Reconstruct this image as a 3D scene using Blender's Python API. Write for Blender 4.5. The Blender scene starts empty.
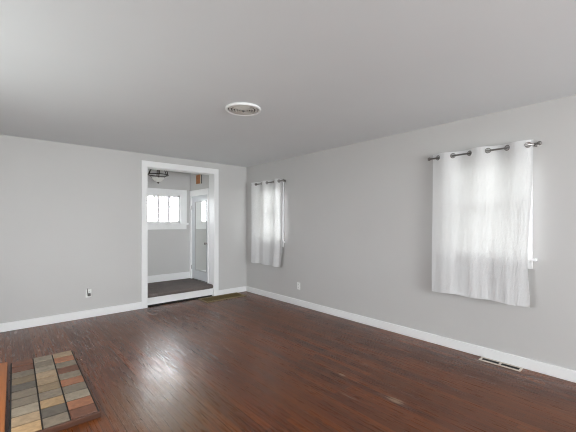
import bpy, bmesh, math, random
from mathutils import Vector, Matrix
random.seed(7)
PI = math.pi
S = bpy.context.scene
C = S.collection

# ------------------------------------------------------------------ camera, world, lights, exposure
cam = bpy.data.cameras.new('camera'); camo = bpy.data.objects.new('camera', cam); C.objects.link(camo)
camo.location = (0, 0, 1.36); camo.rotation_euler = (PI/2, 0, math.radians(-41.5))
cam.sensor_width = 36; cam.lens = 328/576*36; cam.shift_y = 6/576; cam.clip_start = 0.02
S.camera = camo
S.view_settings.view_transform = 'Standard'; S.view_settings.look = 'None'
S.view_settings.gamma = 1; S.view_settings.use_curve_mapping = False
S.view_settings.exposure = 0.08
S.cycles.filter_width = 1.1

W = bpy.data.worlds.new('sky'); S.world = W; W.use_nodes = True
bg = W.node_tree.nodes['Background']; bg.inputs[0].default_value = (0.93, 0.97, 1.0, 1); bg.inputs[1].default_value = 1.0
def _sky():      # hazy sky, far brighter on the side the hall window looks to
    nt = W.node_tree; g = nt.nodes.new('ShaderNodeTexCoord')
    d = nt.nodes.new('ShaderNodeVectorMath'); d.operation = 'DOT_PRODUCT'; d.inputs[1].default_value = (.33, .93, .14)
    nt.links.new(g.outputs['Generated'], d.inputs[0])
    mx = nt.nodes.new('ShaderNodeMath'); mx.operation = 'MAXIMUM'; mx.inputs[1].default_value = 0; nt.links.new(d.outputs['Value'], mx.inputs[0])
    pw = nt.nodes.new('ShaderNodeMath'); pw.operation = 'POWER'; pw.inputs[1].default_value = 6; nt.links.new(mx.outputs[0], pw.inputs[0])
    ma = nt.nodes.new('ShaderNodeMath'); ma.operation = 'MULTIPLY_ADD'; ma.inputs[1].default_value = 31; ma.inputs[2].default_value = 5
    nt.links.new(pw.outputs[0], ma.inputs[0]); nt.links.new(ma.outputs[0], bg.inputs[1])
_sky()

def area(name, loc, rot, sx, sy, power, col):
    l = bpy.data.lights.new(name, 'AREA'); l.shape = 'RECTANGLE'; l.size = sx; l.size_y = sy
    l.energy = power; l.color = col
    o = bpy.data.objects.new(name, l); o.location = loc; o.rotation_euler = rot; C.objects.link(o); return o
# added fill lights; the windows behind and to the left are assumed, unseen
area('rear_fill', (1.35, -5.12, 1.3), (math.radians(105), 0, 0), 2.2, 1.3, 300, (0.93, 0.98, 1.0))
area('left_fill', (-1.12, 2.6, 1.2), (0, math.radians(-84), 0), .9, 1.5, 22, (0.93, 0.98, 1.0))
# assumed flash behind the camera, unseen, added to brighten the ceiling
area('assumed_flash', (0.8, -1.2, 1.0), (PI, 0, 0), 0.5, 0.5, 13, (0.96, 0.98, 1.0))
# added fill light for the hall; its side opening is assumed, unseen
area('hall_side_fill', (0.72, 5.98, 1.5), (0, -PI/2, 0), 1.1, 0.5, .8, (0.90, 0.95, 1.0))

# ------------------------------------------------------------------ helpers
def tag(o, label=None, cat=None, group=None, kind=None):
    if label: o['label'] = label
    if cat: o['category'] = cat
    if group: o['group'] = group
    if kind: o['kind'] = kind
    return o
def obj(name, bm, m, parent=None, smooth=False, recalc=True):
    if recalc: bmesh.ops.recalc_face_normals(bm, faces=bm.faces[:])
    me = bpy.data.meshes.new(name); bm.to_mesh(me); bm.free()
    for mm in (m if isinstance(m, (list, tuple)) else [m]): me.materials.append(mm)
    if smooth:
        for p in me.polygons: p.use_smooth = True
    o = bpy.data.objects.new(name, me); C.objects.link(o)
    if parent is not None:
        o.parent = parent
        o.location = -Vector(parent.location) if parent.get('_world') else (0, 0, 0)
    return o
def thing(name, loc, label=None, cat=None, group=None, kind=None):
    o = bpy.data.objects.new(name, None); o.empty_display_size = .1; C.objects.link(o); o.location = loc
    return tag(o, label, cat, group, kind)
def box(bm, x0, x1, y0, y1, z0, z1, bev=0.0, rot=None):
    x0, x1 = min(x0, x1), max(x0, x1); y0, y1 = min(y0, y1), max(y0, y1); z0, z1 = min(z0, z1), max(z0, z1)
    v = bmesh.ops.create_cube(bm, size=1)['verts']
    for q in v:
        q.co = Vector(((x0+x1)/2 + q.co.x*(x1-x0), (y0+y1)/2 + q.co.y*(y1-y0), (z0+z1)/2 + q.co.z*(z1-z0)))
    if bev:
        ed = list({e for q in v for e in q.link_edges})
        bmesh.ops.bevel(bm, geom=ed, offset=bev, segments=2, affect='EDGES', profile=.6)
    return bm
def B(): return bmesh.new()
def tube(bm, a, b, r0, r1=None, n=16, caps=True):
    a, b = Vector(a), Vector(b); r1 = r0 if r1 is None else r1
    d = (b-a); q = d.to_track_quat('Z', 'Y').to_matrix().to_4x4()
    bmesh.ops.create_cone(bm, cap_ends=caps, segments=n, radius1=r0, radius2=r1, depth=d.length,
                          matrix=Matrix.Translation((a+b)/2) @ q)
    return bm
def lathe(bm, prof, c=(0, 0, 0), n=40, mat=None):
    c = Vector(c); rings = []
    for r, z in prof:
        if r < 1e-6: rings.append([bm.verts.new((0, 0, z))])
        else: rings.append([bm.verts.new((r*math.cos(2*PI*i/n), r*math.sin(2*PI*i/n), z)) for i in range(n)])
    for A, Bb in zip(rings, rings[1:]):
        for i in range(n):
            j = (i+1) % n
            if len(A) == 1 and len(Bb) == 1: continue
            if len(A) == 1: bm.faces.new((A[0], Bb[i], Bb[j]))
            elif len(Bb) == 1: bm.faces.new((A[i], A[j], Bb[0]))
            else: bm.faces.new((A[i], A[j], Bb[j], Bb[i]))
    vs = [v for R_ in rings for v in R_]
    for v in vs: v.co = (mat @ v.co if mat else v.co) + c
    return bm
def torus(bm, R_, r, c=(0, 0, 0), mat=None, n=32, m=10):
    return lathe(bm, [(R_ + r*math.cos(2*PI*k/m), r*math.sin(2*PI*k/m)) for k in range(m+1)], c, n, mat)
def path_tube(bm, pts, r, n=8):
    pts = [Vector(p) for p in pts]; prev = None
    for i, p in enumerate(pts):
        t = (pts[min(i+1, len(pts)-1)] - pts[max(i-1, 0)]).normalized()
        q = t.to_track_quat('Z', 'Y').to_matrix()
        ring = [bm.verts.new(p + q @ Vector((r*math.cos(2*PI*k/n), r*math.sin(2*PI*k/n), 0))) for k in range(n)]
        if prev:
            best = min(range(n), key=lambda s: sum((prev[k].co-ring[(k+s) % n].co).length for k in range(n)))
            ring = [ring[(k+best) % n] for k in range(n)]
            for k in range(n): bm.faces.new((prev[k], prev[(k+1) % n], ring[(k+1) % n], ring[k]))
        else: bm.faces.new(ring)
        prev = ring
    bm.faces.new(prev[::-1]); return bm
def copy_tree(o, parent=None):
    c = o.copy(); C.objects.link(c)
    if parent is not None: c.parent = parent
    for ch in list(o.children): copy_tree(ch, c)
    return c

# ------------------------------------------------------------------ materials
def M(name, col=(.8, .8, .8), rough=.5, metal=0.0, **k):
    m = bpy.data.materials.new(name); m.use_nodes = True
    b = m.node_tree.nodes['Principled BSDF']
    b.inputs['Base Color'].default_value = (*col, 1); b.inputs['Roughness'].default_value = rough
    b.inputs['Metallic'].default_value = metal
    for kk, v in k.items(): b.inputs[kk.replace('_', ' ')].default_value = v
    return m
def N(m, t, **k):
    n = m.node_tree.nodes.new(t)
    for a, v in k.items(): setattr(n, a, v)
    return n
def L(m, a, b): m.node_tree.links.new(a, b)
def coord(m, scale=(1, 1, 1), rot=(0, 0, 0), loc=(0, 0, 0)):
    g = N(m, 'ShaderNodeTexCoord'); mp = N(m, 'ShaderNodeMapping')
    mp.inputs['Scale'].default_value = scale; mp.inputs['Rotation'].default_value = rot; mp.inputs['Location'].default_value = loc
    L(m, g.outputs['Object'], mp.inputs['Vector']); return mp.outputs[0]
def noise(m, vec, scale, detail=4, rough=.55):
    n = N(m, 'ShaderNodeTexNoise'); n.inputs['Scale'].default_value = scale
    n.inputs['Detail'].default_value = detail; n.inputs['Roughness'].default_value = rough
    L(m, vec, n.inputs['Vector']); return n.outputs['Fac']
def ramp(m, fac, stops):
    r = N(m, 'ShaderNodeValToRGB'); e = r.color_ramp.elements
    while len(e) < len(stops): e.new(.5)
    for q, (p, c) in zip(e, stops): q.position = p; q.color = (*c, 1) if len(c) == 3 else c
    L(m, fac, r.inputs[0]); return r.outputs[0]
def mix(m, fac, a, b, blend='MIX'):
    n = N(m, 'ShaderNodeMix', data_type='RGBA', blend_type=blend)
    for s, v in ((0, fac), (6, a), (7, b)):
        if hasattr(v, 'links'): L(m, v, n.inputs[s])
        else: n.inputs[s].default_value = v if s == 0 else (*v, 1)
    return n.outputs[2]
def math_(m, op, a, b=0.0):
    n = N(m, 'ShaderNodeMath', operation=op)
    for i, v in enumerate((a, b)):
        if hasattr(v, 'links'): L(m, v, n.inputs[i])
        else: n.inputs[i].default_value = v
    return n.outputs[0]
def bump(m, h, strength=.2, dist=.002):
    n = N(m, 'ShaderNodeBump'); n.inputs['Strength'].default_value = strength; n.inputs['Distance'].default_value = dist
    L(m, h, n.inputs['Height']); L(m, n.outputs[0], m.node_tree.nodes['Principled BSDF'].inputs['Normal'])
def P_(m): return m.node_tree.nodes['Principled BSDF']

def painted(name, col, rough, texscale=180, st=.06):
    m = M(name, col, rough); v = coord(m)
    c = mix(m, noise(m, v, 1.3, 3), tuple(x*.97 for x in col), tuple(min(1, x*1.03) for x in col))
    L(m, c, P_(m).inputs['Base Color']); bump(m, noise(m, v, texscale, 3), st, .001); return m
wall_m = painted('grey_wall_paint', (.56, .55, .54), .55)
ceil_m = painted('ceiling_paint', (.76, .785, .80), .75, 120, .12)
trim_m = painted('white_trim_paint', (.86, .86, .86), .35, 60, .03)
door_m = painted('door_paint', (.62, .635, .66), .22, 60, .03)
plastic_m = M('white_plastic', (.82, .82, .80), .35)
dark_m = M('dark_slot', (.02, .018, .016), .6)
steel_m = M('brushed_steel', (.27, .255, .245), .3, 1.0)
bronze_m = M('dark_bronze', (.05, .038, .03), .4, .8)
alu_m = M('grey_frame_metal', (.42, .42, .42), .5, 0)
brass_m = M('aged_brass', (.155, .108, .036), .5, .1)
tan_m = M('worn_brass_edge', (.25, .19, .10), .5, .1)
mirror_m = M('mirror_glass', (.84, .86, .84), .02, 1.0)
frost_m = M('frosted_glass', (.85, .84, .80), .35, Transmission_Weight=.25)
cream_m = M('cream_enamel', (.60, .53, .46), .4)

# floor: narrow strip oak, dark red-brown stain, worn
floor_m = M('strip_oak', rough=.3, Specular_IOR_Level=.45)
def build_floor_mat():
    m = floor_m
    v = coord(m, rot=(0, 0, PI/2))           # strips run towards the hall
    br = N(m, 'ShaderNodeTexBrick'); br.offset = .37; br.offset_frequency = 3; br.squash = 1
    br.inputs['Color1'].default_value = (0, 0, 0, 1); br.inputs['Color2'].default_value = (1, 1, 1, 1)
    br.inputs['Mortar'].default_value = (.5, .5, .5, 1); br.inputs['Scale'].default_value = 1
    br.inputs['Mortar Size'].default_value = .0012; br.inputs['Mortar Smooth'].default_value = .1
    br.inputs['Brick Width'].default_value = 1.7; br.inputs['Row Height'].default_value = .057; br.inputs['Bias'].default_value = 0
    L(m, v, br.inputs['Vector'])
    base = ramp(m, br.outputs['Color'], [(0, (.078, .0180, .0030)), (.5, (.116, .0285, .0050)), (1, (.168, .0450, .0090))])
    grain = noise(m, coord(m, (70, 1.0, 1)), 1.0, 6, .65)
    base = mix(m, .75, base, ramp(m, grain, [(.28, (.42, .38, .36)), (.72, (1.5, 1.5, 1.5))]), 'MULTIPLY')
    worn = noise(m, coord(m, (1.3, .55, 1), loc=(3.1, .4, 0)), 1.0, 5, .6)
    wm = ramp(m, worn, [(.47, (0, 0, 0)), (.68, (1, 1, 1))])
    base = mix(m, math_(m, 'MULTIPLY', wm, .5), base, (.185, .062, .016))
    dk = ramp(m, noise(m, coord(m, (.9, .5, 1), loc=(9, 2, 0)), 1.1, 4, .6), [(.5, (0, 0, 0)), (.75, (1, 1, 1))])
    ol = noise(m, coord(m, (3, 1.2, 1), loc=(.5, 2, 0)), 1.0, 5, .65)
    gx = N(m, 'ShaderNodeTexCoord').outputs['Object']; mp = N(m, 'ShaderNodeMapping'); L(m, gx, mp.inputs[0])
    mp.inputs['Location'].default_value = (-.98/.5, -2.45/.8, 0); mp.inputs['Scale'].default_value = (1/.5, 1/.8, 0)
    ln = N(m, 'ShaderNodeVectorMath', operation='LENGTH'); L(m, mp.outputs[0], ln.inputs[0])
    ok_ = math_(m, 'MULTIPLY', math_(m, 'MAXIMUM', math_(m, 'SUBTRACT', 1.0, ln.outputs['Value']), 0.0), math_(m, 'MULTIPLY', ol, 1.7))
    base = mix(m, math_(m, 'MINIMUM', ok_, .7), base, (.135, .085, .036))     # finish worn to a dull olive brown
    base = mix(m, math_(m, 'MULTIPLY', dk, .5), base, (.040, .011, .003))
    # pale scuffs where the finish has worn through
    sc = noise(m, coord(m, (60, 3.5, 1)), 1.0, 5, .75)
    geo = N(m, 'ShaderNodeTexCoord').outputs['Object']
    tot = None
    for cx, cy, rx, ry, st in ((2.27, 1.335, .06, .11, 1.3), (2.30, 1.87, .04, .06, 1.1), (1.50, 3.0, .5, .7, .5), (1.1, 2.75, .4, .5, .6), (2.05, 1.6, .03, .30, .7), (2.1, 3.6, .25, .4, .4)):
        mp = N(m, 'ShaderNodeMapping'); L(m, geo, mp.inputs[0])
        mp.inputs['Location'].default_value = (-cx/rx, -cy/ry, 0); mp.inputs['Scale'].default_value = (1/rx, 1/ry, 0)
        ln = N(m, 'ShaderNodeVectorMath', operation='LENGTH'); L(m, mp.outputs[0], ln.inputs[0])
        k = math_(m, 'MULTIPLY', math_(m, 'MAXIMUM', math_(m, 'SUBTRACT', 1.0, ln.outputs['Value']), 0.0), st)
        tot = k if tot is None else math_(m, 'ADD', tot, k)
    scm = ramp(m, math_(m, 'ADD', math_(m, 'MULTIPLY', sc, .9), math_(m, 'MULTIPLY', tot, .25)), [(.585, (0, 0, 0)), (.66, (1, 1, 1))])
    scm = math_(m, 'MULTIPLY', scm, math_(m, 'MINIMUM', math_(m, 'MULTIPLY', tot, 2.0), 1.0))
    base = mix(m, math_(m, 'MULTIPLY', scm, .8), base, (.33, .22, .15))
    base = mix(m, br.outputs['Fac'], base, (.012, .006, .004))
    L(m, base, P_(m).inputs['Base Color'])
    r = ramp(m, math_(m, 'ADD', math_(m, 'MULTIPLY', sc, .75), math_(m, 'MULTIPLY', worn, .25)), [(.36, (.20, .20, .20)), (.64, (.42, .42, .42))])
    L(m, r, P_(m).inputs['Roughness'])
    wav = noise(m, coord(m, (26, 2.6, 1)), 1.0, 5, .65)
    h = math_(m, 'ADD', math_(m, 'MULTIPLY', wav, 1.0), math_(m, 'MULTIPLY', grain, .35))
    h = math_(m, 'ADD', h, math_(m, 'MULTIPLY', br.outputs['Color'], .25))
    h = math_(m, 'SUBTRACT', h, math_(m, 'MULTIPLY', br.outputs['Fac'], .6))
    bump(m, h, .38, .005)
build_floor_mat()

carpet_m = M('carpet_pile', rough=.9)
def _c():
    m = carpet_m; n = noise(m, coord(m), 160, 4, .7); n2 = noise(m, coord(m), 6, 4)
    c = ramp(m, n, [(.3, (.075, .060, .056)), (.7, (.23, .195, .18))])
    c = mix(m, .5, c, ramp(m, n2, [(.3, (.7, .7, .7)), (.7, (1.25, 1.2, 1.2))]), 'MULTIPLY')
    L(m, c, P_(m).inputs['Base Color']); bump(m, n, .8, .006)
_c()
def wood(name, a, b, rough=.4, axis=(40, 2, 40)):
    m = M(name, rough=rough); n = noise(m, coord(m, axis), 1.0, 6, .6)
    L(m, ramp(m, n, [(.3, a), (.7, b)]), P_(m).inputs['Base Color']); bump(m, n, .15, .001); return m
orange_wood = wood('orange_brown_wood', (.30, .085, .014), (.42, .135, .026))
box_wood = wood('honey_wood', (.26, .085, .014), (.38, .14, .028), .4, (10, 10, 60))
edge_wood = wood('hearth_edge_wood', (.06, .019, .008), (.11, .036, .014), .5, (2, 40, 40))

tile_m = M('slate_and_clay_tile', rough=.45)
def _t():
    m = tile_m; at = N(m, 'ShaderNodeAttribute', attribute_name='tile_colour')
    n = noise(m, coord(m, (1, 1, 1)), 22, 5, .65)
    c = mix(m, .8, at.outputs['Color'], ramp(m, n, [(.25, (.6, .58, .56)), (.75, (1.4, 1.4, 1.4))]), 'MULTIPLY')
    L(m, c, P_(m).inputs['Base Color']); bump(m, n, .25, .003)
_t()
grout_m = M('dark_grout', (.018, .014, .012), .8)

glass_m = bpy.data.materials.new('window_glass'); glass_m.use_nodes = True
def _g():
    m = glass_m; nt = m.node_tree; nt.nodes.clear()
    o = N(m, 'ShaderNodeOutputMaterial'); t = N(m, 'ShaderNodeBsdfTransparent'); g = N(m, 'ShaderNodeBsdfGlossy')
    g.inputs['Roughness'].default_value = .02; x = N(m, 'ShaderNodeMixShader'); x.inputs[0].default_value = .06
    L(m, t.outputs[0], x.inputs[1]); L(m, g.outputs[0], x.inputs[2]); L(m, x.outputs[0], o.inputs[0])
_g()
cloth_m = bpy.data.materials.new('thin_white_cotton'); cloth_m.use_nodes = True
def _cl():
    m = cloth_m; nt = m.node_tree; nt.nodes.clear()
    o = N(m, 'ShaderNodeOutputMaterial'); d = N(m, 'ShaderNodeBsdfDiffuse'); t = N(m, 'ShaderNodeBsdfTranslucent'); tr = N(m, 'ShaderNodeBsdfTransparent')
    d.inputs[0].default_value = (.77, .77, .775, 1); t.inputs[0].default_value = (.86, .86, .80, 1); tr.inputs[0].default_value = (1, 1, 1, 1)
    w = math_(m, 'ADD', noise(m, coord(m, (1, 60, 7)), 4, 5, .7), math_(m, 'MULTIPLY', noise(m, coord(m, (1, 9, 3)), 5, 4, .65), 2.0))
    b = N(m, 'ShaderNodeBump'); b.inputs['Strength'].default_value = .6; b.inputs['Distance'].default_value = .006
    L(m, w, b.inputs['Height']); L(m, b.outputs[0], d.inputs['Normal'])
    a = N(m, 'ShaderNodeMixShader'); a.inputs[0].default_value = .083
    L(m, d.outputs[0], a.inputs[1]); L(m, t.outputs[0], a.inputs[2])
    x = N(m, 'ShaderNodeMixShader'); x.inputs[0].default_value = .008
    L(m, a.outputs[0], x.inputs[1]); L(m, tr.outputs[0], x.inputs[2]); L(m, x.outputs[0], o.inputs[0])
_cl()
gravel_m = M('gravel', rough=.9)
L(gravel_m, ramp(gravel_m, noise(gravel_m, coord(gravel_m), 3, 6), [(.3, (.22, .22, .19)), (.7, (.34, .34, .30))]), P_(gravel_m).inputs['Base Color'])
bark_m = M('grey_bark', (.10, .09, .08), .9)
leaf_m = M('grey_green_leaf', (.07, .075, .05), .7)

# ------------------------------------------------------------------ setting
XR, YB, HC = 3.671, 5.384, 2.44          # right wall, back wall, ceiling height
XL, YF = -1.0, -5.0                      # left wall, wall behind the photographer
JL, JR, JT = 1.774, 2.958, 2.235         # doorway opening
YA = 6.38                                # far wall of the hall
ZL = .21                                 # carpeted landing height
WZ0, WZ1 = 1.03, 1.98                    # side windows
W1 = (.84, 1.56); W2 = (4.33, 5.03)
def struct(name, bm, m, parent=None, smooth=False):
    o = obj(name, bm, m, parent, smooth); o['kind'] = 'structure' if parent is None else o.get('kind', 'structure')
    return o

b = B(); box(b, XL-.15, XR+.15, YF-.15, YB, -.12, 0); struct('floor', b, floor_m)
b = B(); box(b, XL-.15, XR+.15, YF-.15, YB, HC, HC+.12); struct('ceiling', b, ceil_m)
def holed_wall(axis, c0, c1, a0, a1, z0, z1, holes):
    """wall slab c0..c1 across, a0..a1 along, with rectangular holes (a, b, za, zb)"""
    bm = B()
    def bb(p, q, r, s):
        if q-p > 1e-4 and s-r > 1e-4:
            if axis == 'x': box(bm, c0, c1, p, q, r, s)
            else: box(bm, p, q, c0, c1, r, s)
    cur = a0
    for (p, q, r, s) in sorted(holes):
        bb(cur, p, z0, z1); bb(p, q, z0, r); bb(p, q, s, z1); cur = q
    bb(cur, a1, z0, z1)
    bmesh.ops.remove_doubles(bm, verts=bm.verts[:], dist=1e-5)
    return bm
struct('wall_right', holed_wall('x', XR, XR+.15, YF, YB, 0, HC, [(*W1, WZ0, WZ1), (*W2, WZ0, WZ1)]), wall_m)
struct('wall_back', holed_wall('y', YB, YB+.18, XL-.15, XR+.15, 0, HC, [(JL-.012, JR+.012, 0, JT+.012)]), wall_m)
struct('wall_left', holed_wall('x', XL-.1, XL, YF, YB, 0, HC, [(1.8, 3.4, .75, 2.1)]), wall_m)  # assumed window opening, unseen, for the left fill light
struct('wall_front', holed_wall('y', YF-.1, YF, XL-.1, XR+.15, 0, HC, [(.2, 2.5, .85, 2.1)]), wall_m)  # assumed window opening behind the camera, unseen, for the rear fill light
# hall beyond the doorway
HL = .9
b = B(); box(b, HL-.12, JR+.14, YB+.18, YA+.12, -.12, 0); struct('floor_hall', b, dark_m)
b = B(); box(b, HL-.12, JR+.14, YB+.18, YA+.12, HC, HC+.12); struct('ceiling_hall', b, ceil_m)
AW = (2.09, 2.745, 1.345, 1.885)         # hall window opening x0,x1,z0,z1
struct('wall_hall_back', holed_wall('y', YA, YA+.12, HL-.12, JR+.14, 0, HC, [AW]), wall_m)
DY = (5.612, 6.29, 1.88)                 # door in the hall: y0,y1,top
struct('wall_hall_right', holed_wall('x', JR+.004, JR+.14, YB+.18, YA, 0, HC, [(DY[0], DY[1], ZL, DY[2])]), wall_m)
struct('wall_hall_left', holed_wall('x', HL-.12, HL, YB+.18, YA, 0, HC, [(5.70, 6.25, .9, 2.05)]), wall_m)  # opening is assumed and unseen, added to light the hall

# doorway casing and jambs
def casing(name, boxes, parent=None, bev=.004, m=None):
    bm = B()
    for q in boxes: box(bm, *q, bev)
    return struct(name, bm, m or trim_m, parent)
cw, ct = .085, .02
casing('trim_1', [(JL-cw, JL+.004, YB-ct, YB+.005, 0, JT+.004), ])
casing('trim_2', [(JR-.004, JR+cw, YB-ct, YB+.005, 0, JT+.004)])
casing('trim_3', [(JL-cw, JR+cw, YB-ct, YB+.005, JT+.004, JT+.094)])
casing('trim_4', [(JL-.012, JL, YB+.005, YB+.19, 0, JT+.012)], bev=.001)
casing('trim_5', [(JR, JR+.012, YB+.005, YB+.19, 0, JT+.012)], bev=.001)
casing('trim_6', [(JL, JR, YB+.005, YB+.19, JT, JT+.012)], bev=.001)
casing('trim_7', [(JL, JR, YB+.045, YB+.065, .025, .14)], bev=.002)          # riser of the landing
bm = B(); box(bm, JL, JR, YB+.075, YB+.19, 0, .135); struct('trim_8', bm, dark_m)  # dark toe space
# baseboards
def baseboard(name, x0, x1, y0, y1, h, z=0, out=(0, 0)):
    bm = B(); box(bm, x0, x1, y0, y1, z, z+h, .004)
    return struct(name, bm, trim_m)
baseboard('baseboard_back', XL, JL-cw, YB-.016, YB, .108)
baseboard('baseboard_back_corner', JR+cw, XR-.016, YB-.016, YB, .10)
baseboard('baseboard_right', XR-.016, XR, YF, YB, .10)
baseboard('baseboard_left', XL, XL+.016, YF, YB-.016, .10)
baseboard('baseboard_front', XL+.016, XR-.016, YF, YF+.016, .10)
baseboard('baseboard_hall', HL, JR, YA-.016, YA, .135, ZL)

# windows of the right wall (double hung, behind the curtains)
def side_window(name, y0, y1):
    w = thing(name, (0, 0, 0), kind='structure')
    x = XR
    casing('window_casing', [(x-.02, x, y0-.075, y0, WZ0-.0, WZ1), (x-.02, x, y1, y1+.075, WZ0, WZ1),
                             (x-.02, x, y0-.075, y1+.075, WZ1, WZ1+.075)], w)
    casing('window_sill', [(x-.045, x+.06, y0-.11, y1+.11, WZ0-.025, WZ0)], w)
    casing('window_apron', [(x-.018, x, y0-.075, y1+.075, WZ0-.10, WZ0-.025)], w)
    zm = (WZ0+WZ1)/2 + .02
    for za, zb, dx in ((WZ0, zm+.015, .05), (zm-.015, WZ1, .085)):
        casing('window_sash', [(x+dx, x+dx+.03, y0, y0+.04, za, zb), (x+dx, x+dx+.03, y1-.04, y1, za, zb),
                               (x+dx, x+dx+.03, y0, y1, za, za+.045), (x+dx, x+dx+.03, y0, y1, zb-.04, zb)], w, .002)
        bm = B(); box(bm, x+dx+.012, x+dx+.016, y0+.035, y1-.035, za+.04, zb-.035); struct('window_pane', bm, glass_m, w)
side_window('window_1', *W1)
side_window('window_2', *W2)
# hall window: three panes side by side
w3 = thing('window_3', (0, 0, 0), kind='structure')
x0, x1, z0, z1 = AW
casing('window_casing', [(x0-.12, x0, YA-.02, YA, 1.34, z1), (x1, 2.881, YA-.02, YA, 1.34, z1), (x0-.12, 2.881, YA-.02, YA, z1, 2.005)], w3)
casing('window_sill', [(x0-.14, 2.905, YA-.05, YA+.03, 1.305, 1.342)], w3)
casing('window_apron', [(x0-.12, 2.875, YA-.018, YA, 1.215, 1.305)], w3)
casing('window_sash', [(x0, x0+.03, YA+.01, YA+.045, z0, z1), (x1-.03, x1, YA+.01, YA+.045, z0, z1),
                       (x0, x1, YA+.01, YA+.045, z0, z0+.03), (x0, x1, YA+.01, YA+.045, z1-.03, z1)], w3, .002)
for xm in (2.318, 2.522):
    casing('window_mullion', [(xm-.021, xm+.021, YA+.012, YA+.043, z0+.03, z1-.03)], w3, .002)
for xa, xb in ((x0+.03, 2.297), (2.339, 2.501), (2.543, x1-.03)):
    bm = B(); box(bm, xa-.003, xb+.003, YA+.026, YA+.030, z0+.027, z1-.027); struct('window_pane', bm, glass_m, w3)

# mirrored door on the right of the hall
d1 = thing('door_1', (0, 0, 0), kind='structure')
xd = JR+.004
casing('door_casing', [(xd-.018, xd, DY[0]-.03, DY[0], ZL, DY[2]), (xd-.018, xd, DY[1], YA-.002, ZL, DY[2]),
                       (xd-.018, xd, DY[0]-.03, YA-.002, DY[2], 1.99), (xd-.026, xd, DY[0]-.03, YA-.002, 1.975, 1.992)], d1, .003)
bm = B()
ym0, ym1, zm0, zm1 = 5.687, 6.165, .405, 1.757
for q in ((DY[0], ym0, ZL+.012, DY[2]), (ym1, DY[1], ZL+.012, DY[2]), (ym0, ym1, ZL+.012, zm0), (ym0, ym1, zm1, DY[2])):
    box(bm, xd+.002, xd+.04, q[0], q[1], q[2], q[3])
bmesh.ops.remove_doubles(bm, verts=bm.verts[:], dist=1e-5)
struct('door_panel', bm, door_m, d1)
bm = B(); box(bm, xd+.004, xd+.036, DY[0]+.001, DY[1]-.001, ZL-.004, ZL+.012); struct('under_door_block', bm, dark_m, d1)  # dark strip added to block light leaking under the door
bm = B(); box(bm, xd+.008, xd+.02, ym0, ym1, zm0, zm1); struct('mirror', bm, mirror_m, d1)
casing('mirror_frame', [(xd-.004, xd+.010, ym0-.007, ym0+.004, zm0-.007, zm1+.007), (xd-.004, xd+.010, ym1-.004, ym1+.007, zm0-.007, zm1+.007),
                          (xd-.004, xd+.010, ym0, ym1, zm0-.007, zm0+.004), (xd-.004, xd+.010, ym0, ym1, zm1-.004, zm1+.007)], d1, .002, alu_m)
bm = B(); lathe(bm, [(0, 0), (.026, .0), (.026, .006), (.010, .009), (.009, .03), (.020, .036), (.026, .047), (.022, .058), (.010, .063), (0, .064)],
                (xd+.002, 5.652, .955), 24, Matrix.Rotation(-PI/2, 3, 'Y'))
struct('door_knob', bm, steel_m, d1, True)
for zz in (.45, 1.65):
    bm = B(); tube(bm, (xd-.012, DY[1]-.002, zz-.04), (xd-.012, DY[1]-.002, zz+.04), .006, n=10); struct('hinge', bm, steel_m, d1)

# ground outside
b = B(); box(b, -25, 40, -30, 45, -.6, -.5); struct('ground', b, gravel_m)

# ------------------------------------------------------------------ carpet on the landing
bm = B()
prof = [(YA, ZL-.05), (YA, ZL), (YB+.085, ZL)]
for k in range(0, 9):
    a = PI/2 + PI*k/8
    prof.append((YB+.062 + .035*math.cos(a)*1.0, ZL-.036 + .036*math.sin(a)))
prof.append((YB+.085, ZL-.072))
def strip(xa, xb):
    n = 30; rows = []
    for i in range(n+1):
        x = xa + (xb-xa)*i/n
        rows.append([bm.verts.new((x, y, z + (random.uniform(-.002, .002) if 1 < j < len(prof)-1 else 0))) for j, (y, z) in enumerate(prof)])
    for A, Bq in zip(rows, rows[1:]):
        for j in range(len(prof)-1): bm.faces.new((A[j], A[j+1], Bq[j+1], Bq[j]))
        bm.faces.new((A[-1], A[0], Bq[0], Bq[-1]))
    bm.faces.new(rows[0]); bm.faces.new(rows[-1][::-1])
strip(JL+.001, JR-.001)
o = obj('carpet', bm, carpet_m, smooth=True)
tag(o, 'dark grey-brown carpet with a rounded front edge covering the raised landing in the doorway', 'carpet')
b = B(); box(b, HL, JL+.001, YB+.19, YA, 0, ZL-.002); box(b, JL+.001, JR+.002, YB+.19, YA-.001, 0, ZL-.055); struct('floor_landing', b, dark_m)

# ------------------------------------------------------------------ hearth
hearth = thing('brick_hearth', (.32, 3.3, 0), 'low hearth of grey and rust tiles on the wood floor at lower left', 'hearth')
R2 = Matrix.Rotation(math.radians(-1.6), 3, 'Z')
def hloc(o): o.rotation_euler = (0, 0, math.radians(-1.6)); return o
hearth.rotation_euler = (0, 0, math.radians(1.6) * -1)
hx = (-.245, -.085, .065, .228); hy0, hy1 = -.70, .72
bm = B(); box(bm, hx[0]-.005, hx[3]+.004, hy0, hy1, 0, .034); obj('grout_bed', bm, grout_m, hearth)
bm = B(); lay = bm.loops.layers.float_color.new('tile_colour')
pal = dict(g=(.17, .14, .105), b=(.30, .22, .14), o=(.30, .125, .062), d=(.105, .090, .072), l=(.27, .23, .175), r=(.14, .052, .025), k=(.17, .125, .075), t=(.38, .255, .135))
cols = ['rrgkdgglbt', 'lglbbkgtdg', 'bogrgoglor']      # far -> near
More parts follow.
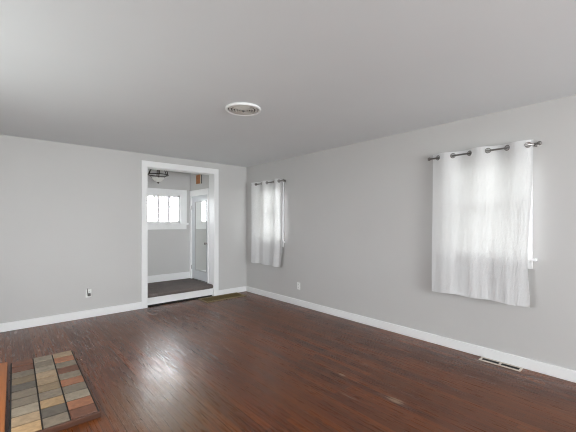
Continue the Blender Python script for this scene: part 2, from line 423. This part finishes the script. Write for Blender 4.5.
for ci, seq in enumerate(cols):
    n = len(seq); step = (hy1-hy0)/n
    for k, ch in enumerate(seq):
        ya, yb = hy1-(k+1)*step+.007, hy1-k*step-.007
        old = set(bm.faces)
        box(bm, hx[ci]+.005, hx[ci+1]-.005, ya, yb, .030, .040+random.uniform(-.001, .001), .0025)
        w_ = random.uniform(.85, 1.15); c = [q*w_*k_ for q, k_ in zip(pal[ch], (1.02, .97, .92))]
        for f in set(bm.faces)-old:
            for lp in f.loops: lp[lay] = (*c, 1)
obj('tiles', bm, tile_m, hearth)
bm = B(); box(bm, hx[0]-.005, hx[3]+.008, hy0-.020, hy0-.001, 0, .038, .003); obj('front_edging', bm, edge_wood, hearth)
bm = B(); box(bm, hx[3]+.005, hx[3]+.012, hy0, hy1, 0, .034, .002); obj('side_edging', bm, edge_wood, hearth)
bm = B(); box(bm, -.36, 0, -.78, .78, 0, .035, .004)
o = obj('wood_board', bm, orange_wood); o.location = (.048, 3.31, 0); o.rotation_euler = (0, 0, math.radians(-1.6))
tag(o, 'flat orange-brown wooden board on the floor along the left side of the tiled hearth', 'board')

# ------------------------------------------------------------------ curtains and rods
RZ = 2.06; RX = 3.60
def interp(f, k):
    for (a, p), (b_, q) in zip(k, k[1:]):
        if f <= b_: return p + (q-p)*(f-a)/(b_-a)
    return k[-1][1]
def curtain(name, rings, y_far, y_near, front_first, label, near_edge, seed, amp_low):
    """rings: grommet y's from far to near; cloth weaves over and under the rod between them"""
    rnd = random.Random(seed)
    t = thing(name, (RX, (y_far+y_near)/2, .6), label, 'curtain', 'white grommet curtains')
    cy = (y_far+y_near)/2
    knots = [y_far] + list(rings) + [y_near]
    def wave(y):
        for i in range(len(knots)-1):
            a, c = knots[i], knots[i+1]
            if y <= a + 1e-9 and y >= c - 1e-9:
                u = (a-y)/(a-c)
                first, last = (i == 0), (i == len(knots)-2)
                s = 1 if ((i % 2 == 0) == front_first) else -1
                if first: v = math.cos(u*PI/2) * .75
                elif last: v = math.sin(u*PI/2) * .75
                else: v = math.sin(u*PI)
                return -s*v           # minus x = into the room
        return 0
    ph = [rnd.uniform(0, 6.28) for _ in range(6)]
    bm = B(); nu, nv = 150, 96; z1, z0 = RZ+.042, .60
    grid = []
    for j in range(nv+1):
        f = j/nv; z = z1 + (z0-z1)*f; row = []
        for i in range(nu+1):
            u = i/nu; y = y_far + (y_near-y_far)*u
            amp = .016*(1-f)**3 + amp_low
            xo = amp*wave(y)
            xo += f*(.006*math.sin(9*u+ph[0]+1.5*f) + .004*math.sin(21*u+ph[1]-2*f) + .0016*math.sin(55*u+ph[2]+3*f))
            yy = y + near_edge(f)*u**3 + .008*f*math.sin(5*f+ph[3])*(1-u)
            zz = z + .004*math.sin(16*u+ph[4])*(f) - .012*f*u*u
            if f == 0: zz += .003*math.sin(14*u+ph[5])
            row.append(bm.verts.new((xo - .010*min(1, f*3), yy-cy, zz-.6)))
        grid.append(row)
    for j in range(nv):
        for i in range(nu):
            q = (grid[j][i], grid[j][i+1], grid[j+1][i+1], grid[j+1][i])
            c = sum((v.co for v in q), Vector())/4
            if any(math.hypot((c.y+cy-r)*1.25, c.z+.6-RZ) < .020 for r in rings): continue
            bm.faces.new(q)
    # hem: doubled strip along the bottom
    obj('fabric', bm, cloth_m, t, True, recalc=False)
    bm = B(); hrow = [v for v in range(nu+1)]
    prev = None
    pts = []
    fab = t.children[0].data
    for i in range(nu+1):
        a = fab.vertices[nv*(nu+1)+i].co; c = fab.vertices[(nv-2)*(nu+1)+i].co
        pts.append((a.copy(), c.copy()))
    for a, c in pts:
        q = [bm.verts.new(a+Vector((-.002, 0, -.001))), bm.verts.new(c+Vector((-.002, 0, 0)))]
        if prev: bm.faces.new((prev[0], q[0], q[1], prev[1]))
        prev = q
    obj('hem', bm, cloth_m, t, True, recalc=False)
    for r in rings:
        e = .004; sl = (wave(r-e)-wave(r+e))/(2*e)*(.020+amp_low)     # dx/d(-y)
        ang = math.atan(sl)
        mat = Matrix.Rotation(ang, 3, 'Z') @ Matrix.Rotation(PI/2, 3, 'Y')
        bm = B(); torus(bm, .0228, .0046, (0, 0, 0), mat, 28, 8)
        g = obj('grommet', bm, steel_m, t, True); g.location = (0, r-cy, RZ-.6)
    return t
curtain('curtain', [1.597, 1.440, 1.278, 1.109, .949, .785], 1.658, .748, False,
        'wide white curtain on the right wall nearest the camera, above the floor register',
        lambda f: interp(f, [(0, 0), (.2, .003), (.4, .014), (.65, .036), (.8, .036), (.93, .020), (1, .020)]), 3, .003)
curtain('curtain', [4.968, 4.800, 4.635, 4.437, 4.301, 4.195], 5.085, 4.165, True,
        'white curtain in the far corner next to the doorway wall, with deep vertical folds',
        lambda f: interp(f, [(0, 0), (.7, .018), (1, .08)]), 11, .014)
def rod(y0, y1, label):
    t = thing('curtain_rod', (RX, (y0+y1)/2, RZ), label, 'curtain rod', 'thin metal curtain rods'); h = abs(y1-y0)/2
    bm = B(); tube(bm, (0, -h, 0), (0, h, 0), .0085, n=14); obj('pole', bm, steel_m, t, True)
    for s in (-1, 1):
        bm = B(); lathe(bm, [(0, -.006), (.010, -.006), (.011, 0), (.008, .006), (.014, .012), (.019, .022), (.019, .03), (.013, .040), (0, .044)],
                        (0, s*h, 0), 20, Matrix.Rotation(-s*PI/2, 3, 'X')); obj('finial', bm, steel_m, t, True)
        bm = B(); tube(bm, (0, s*(h-.012), -.0), (XR-RX, s*(h-.012), 0), .005, n=10)
        lathe(bm, [(0, 0), (.016, 0), (.016, -.005), (0, -.006)], (XR-RX, s*(h-.012), 0), 20, Matrix.Rotation(PI/2, 3, 'Y'))
        obj('bracket', bm, steel_m, t, True)
rod(.728, 1.668, 'brushed metal curtain rod of the nearer window, round knobs showing at both ends')
rod(4.205, 5.07, 'metal curtain rod of the far corner window, glimpsed between its grommets')

# ------------------------------------------------------------------ ceiling fixture of the room
cf = thing('ceiling_fixture', (1.75, 2.62, HC), 'round white-rimmed fixture with concentric rings on the middle of the ceiling', 'ceiling fixture')
bm = B(); lathe(bm, [(.138, 0), (.165, 0), (.169, -.008), (.168, -.018), (.160, -.022), (.149, -.020), (.146, -.012), (.144, 0)], n=64); obj('rim', bm, trim_m, cf, True)
groove_m = M('groove_shade', (.07, .063, .057), .6); medal_m = M('pressed_glass', (.58, .55, .51), .35)  # disc colour darkened to paint the shade in the gaps between rings
bm = B(); lathe(bm, [(.146, -.003), (.143, -.006), (.12, -.010), (0, -.014)], n=64); obj('back_disc', bm, groove_m, cf, True)
for k, (ra, rb, zz) in enumerate(((.136, .114, -.016), (.104, .088, -.018), (.079, .064, -.019), (.055, .043, -.020), (.034, .022, -.021))):
    bm = B(); rm = (ra+rb)/2
    lathe(bm, [(ra, zz+.010), (ra, zz+.004), (rm+.004, zz-.004), (rm-.004, zz-.004), (rb, zz+.004), (rb, zz+.010)], n=64); obj('pressed_ring', bm, medal_m, cf, True)
bm = B(); lathe(bm, [(0, -.012), (.013, -.012), (.013, -.028), (.008, -.032), (.006, -.036), (0, -.037)], n=24); obj('centre_knob', bm, steel_m, cf, True)

# ------------------------------------------------------------------ hall pendant
hp = thing('hall_light', (2.155, 5.95, HC), 'dark metal ceiling light with a white glass bowl hanging in the hall above the window', 'ceiling light')
bm = B(); lathe(bm, [(0, 0), (.065, 0), (.063, -.015), (.03, -.03), (0, -.032)], n=32); obj('canopy', bm, bronze_m, hp, True)
bm = B(); tube(bm, (0, 0, -.03), (0, 0, -.385), .007, n=12); obj('stem', bm, bronze_m, hp, True)
bm = B(); torus(bm, .172, .009, (0, 0, -.235), None, 48, 8); obj('ring', bm, bronze_m, hp, True)
for k in range(6):
    a = 2*PI*k/6 + .3
    pts = []
    for q in range(11):
        u = q/10; r = .012 + (.172-.012)*math.sin(u*PI/2); z = -.085 - .15*(1-math.cos(u*PI/2))
        pts.append((r*math.cos(a), r*math.sin(a), z))
    bm = B(); path_tube(bm, pts, .0075); obj('rib', bm, bronze_m, hp, True)
for k in range(3):
    a = 2*PI*k/3 + .3
    bm = B(); tube(bm, (.167*math.cos(a), .167*math.sin(a), -.235), (.100*math.cos(a), .100*math.sin(a), -.300), .003, n=8); obj('bowl_hook', bm, bronze_m, hp)
bm = B(); lathe(bm, [(.104, -.292), (.100, -.300), (.085, -.325), (.055, -.350), (.02, -.364), (0, -.366), (0, -.360), (.052, -.345), (.08, -.321), (.094, -.300), (.098, -.292), (.104, -.292)], n=40)
obj('glass_bowl', bm, frost_m, hp, True)
bm = B(); lathe(bm, [(0, -.362), (.018, -.364), (.02, -.372), (.009, -.380), (.011, -.388), (0, -.396)], n=20); obj('finial', bm, bronze_m, hp, True)

# ------------------------------------------------------------------ wooden door chime box
ch = thing('door_chime', (JR+.004, 5.945, 2.19), 'small orange wooden box mounted on the hall wall above the mirrored door', 'door chime')
bm = B(); box(bm, -.038, 0, -.074, .074, -.082, .082, .003); obj('box', bm, cream_m, ch)
bm = B(); box(bm, -.046, -.036, -.078, .078, -.086, .086, .003); obj('wooden_front', bm, box_wood, ch)
bm = B(); box(bm, -.018, -.002, -.0755, -.073, -.084, .084, .0005); obj('dark_side_strip', bm, dark_m, ch)

# ------------------------------------------------------------------ outlets
def outlet(loc, rz, label):
    t = thing('wall_outlet', loc, label, 'outlet', 'white wall outlets'); t.rotation_euler = (0, 0, rz)   # local -y faces the room
    bm = B(); box(bm, -.036, .036, -.006, 0, -.058, .058, .003); obj('cover_plate', bm, plastic_m, t)
    for s in (-1, 1):
        bm = B(); box(bm, -.017, .017, -.008, -.005, s*.024-.014, s*.024+.014, .002); r = obj('receptacle', bm, plastic_m, t)
        bm = B()
        for dx in (-.007, .007): box(bm, dx-.0015, dx+.0015, -.0086, -.0075, s*.024-.004, s*.024+.006)
        obj('slots', bm, dark_m, r)
    bm = B(); lathe(bm, [(0, .0085), (.003, .008), (.0035, .006)], n=12, mat=Matrix.Rotation(PI/2, 3, 'X')); obj('screw', bm, steel_m, t)
    return t
outlet((.968, YB, .345), 0, 'white wall outlet on the left wall with a dark plug in it')
outlet((XR, 3.885, .318), -PI/2, 'white wall outlet on the right wall between the two curtains')
plug_m = M('grey_plug', (.10, .09, .085), .5)
pl = thing('plug', (.968, YB-.008, .345), 'small dark plug stuck in the outlet on the left wall', 'plug')
bm = B(); box(bm, -.014, .020, -.034, 0, -.036, .002, .004); obj('body', bm, plug_m, pl)
bm = B(); path_tube(bm, [(-.012, -.014, -.01), (-.016, -.016, .015), (-.018, -.012, .05), (-.017, -.006, .07)], .0045); obj('cord_stub', bm, plug_m, pl, True)

# ------------------------------------------------------------------ floor registers
def register(name, loc, lx, ly, label, frame_m, slat_m, nx, ny, rim, hz):
    t = thing(name, loc, label, 'floor register')
    bm = B(); hx_, hy_ = lx/2, ly/2
    for q in ((-hx_, hx_, -hy_, -hy_+rim), (-hx_, hx_, hy_-rim, hy_), (-hx_, -hx_+rim, -hy_+rim, hy_-rim), (hx_-rim, hx_, -hy_+rim, hy_-rim)):
        box(bm, *q, 0, hz+.003, .0015)
    obj('frame', bm, frame_m, t)
    bm = B(); box(bm, -hx_+rim, hx_-rim, -hy_+rim, hy_-rim, 0.0003, .0018); obj('duct_opening', bm, dark_m, t)
    bm = B()
    ix, iy = hx_-rim, hy_-rim
    for k in range(1, nx): x = -ix + 2*ix*k/nx; box(bm, x-.0022, x+.0022, -iy, iy, .001, hz+.001)
    for k in range(1, ny): y = -iy + 2*iy*k/ny; box(bm, -ix, ix, y-.0022, y+.0022, .001, hz+.0005)
    obj('louvres', bm, slat_m, t)
    return t
rg = register('floor_register', (3.600, 1.005, 0), .098, .345, 'small cream floor register with dark slots by the right wall below the nearer curtain', cream_m, dark_m, 3, 2, .017, .005)
bm = B(); box(bm, -.032, .032, -.009, .009, .001, .007, .001); obj('middle_bar', bm, cream_m, rg)
register('floor_register', (3.03, 5.195, 0), .80, .325, 'large brass floor grille in front of the landing by the back corner', tan_m, brass_m, 20, 6, .028, .011)

# ------------------------------------------------------------------ tree outside the hall window
tr = thing('tree', (3.3, 13.2, -.5), 'pale bare-branched tree outside the hall window, washed out by daylight', 'tree')
bm = B(); path_tube(bm, [(0, 0, 0), (.05, 0, 1.2), (-.02, .05, 2.4), (.1, .05, 4.2)], .11, 10); obj('trunk', bm, bark_m, tr, True)
rnd = random.Random(5); bm = B(); lf = B()
for k in range(16):
    z = 2.2 + rnd.random()*1.2; a = rnd.uniform(-.7, .7) if k % 3 else rnd.uniform(2.4, 3.8); l = rnd.uniform(1.0, 2.4)
    p = [Vector((0, 0, z))]
    for q in range(6): p.append(p[-1] + Vector((math.cos(a)*l/6, math.sin(a)*l/6, rnd.uniform(-.03, .14))))
    path_tube(bm, p, .014, 6)
    for q in p[2:]:
        for _ in range(3):
            c = q + Vector((rnd.uniform(-.18, .18), rnd.uniform(-.18, .18), rnd.uniform(-.12, .16)))
            u = Vector((rnd.uniform(-1, 1), rnd.uniform(-1, 1), rnd.uniform(-1, 1))).normalized()*.08; v = u.orthogonal()*.6
            lf.faces.new([lf.verts.new(c+u), lf.verts.new(c+v), lf.verts.new(c-u), lf.verts.new(c-v)])
obj('branches', bm, bark_m, tr); f_ = obj('foliage', lf, leaf_m, tr, recalc=False); f_['kind'] = 'stuff'
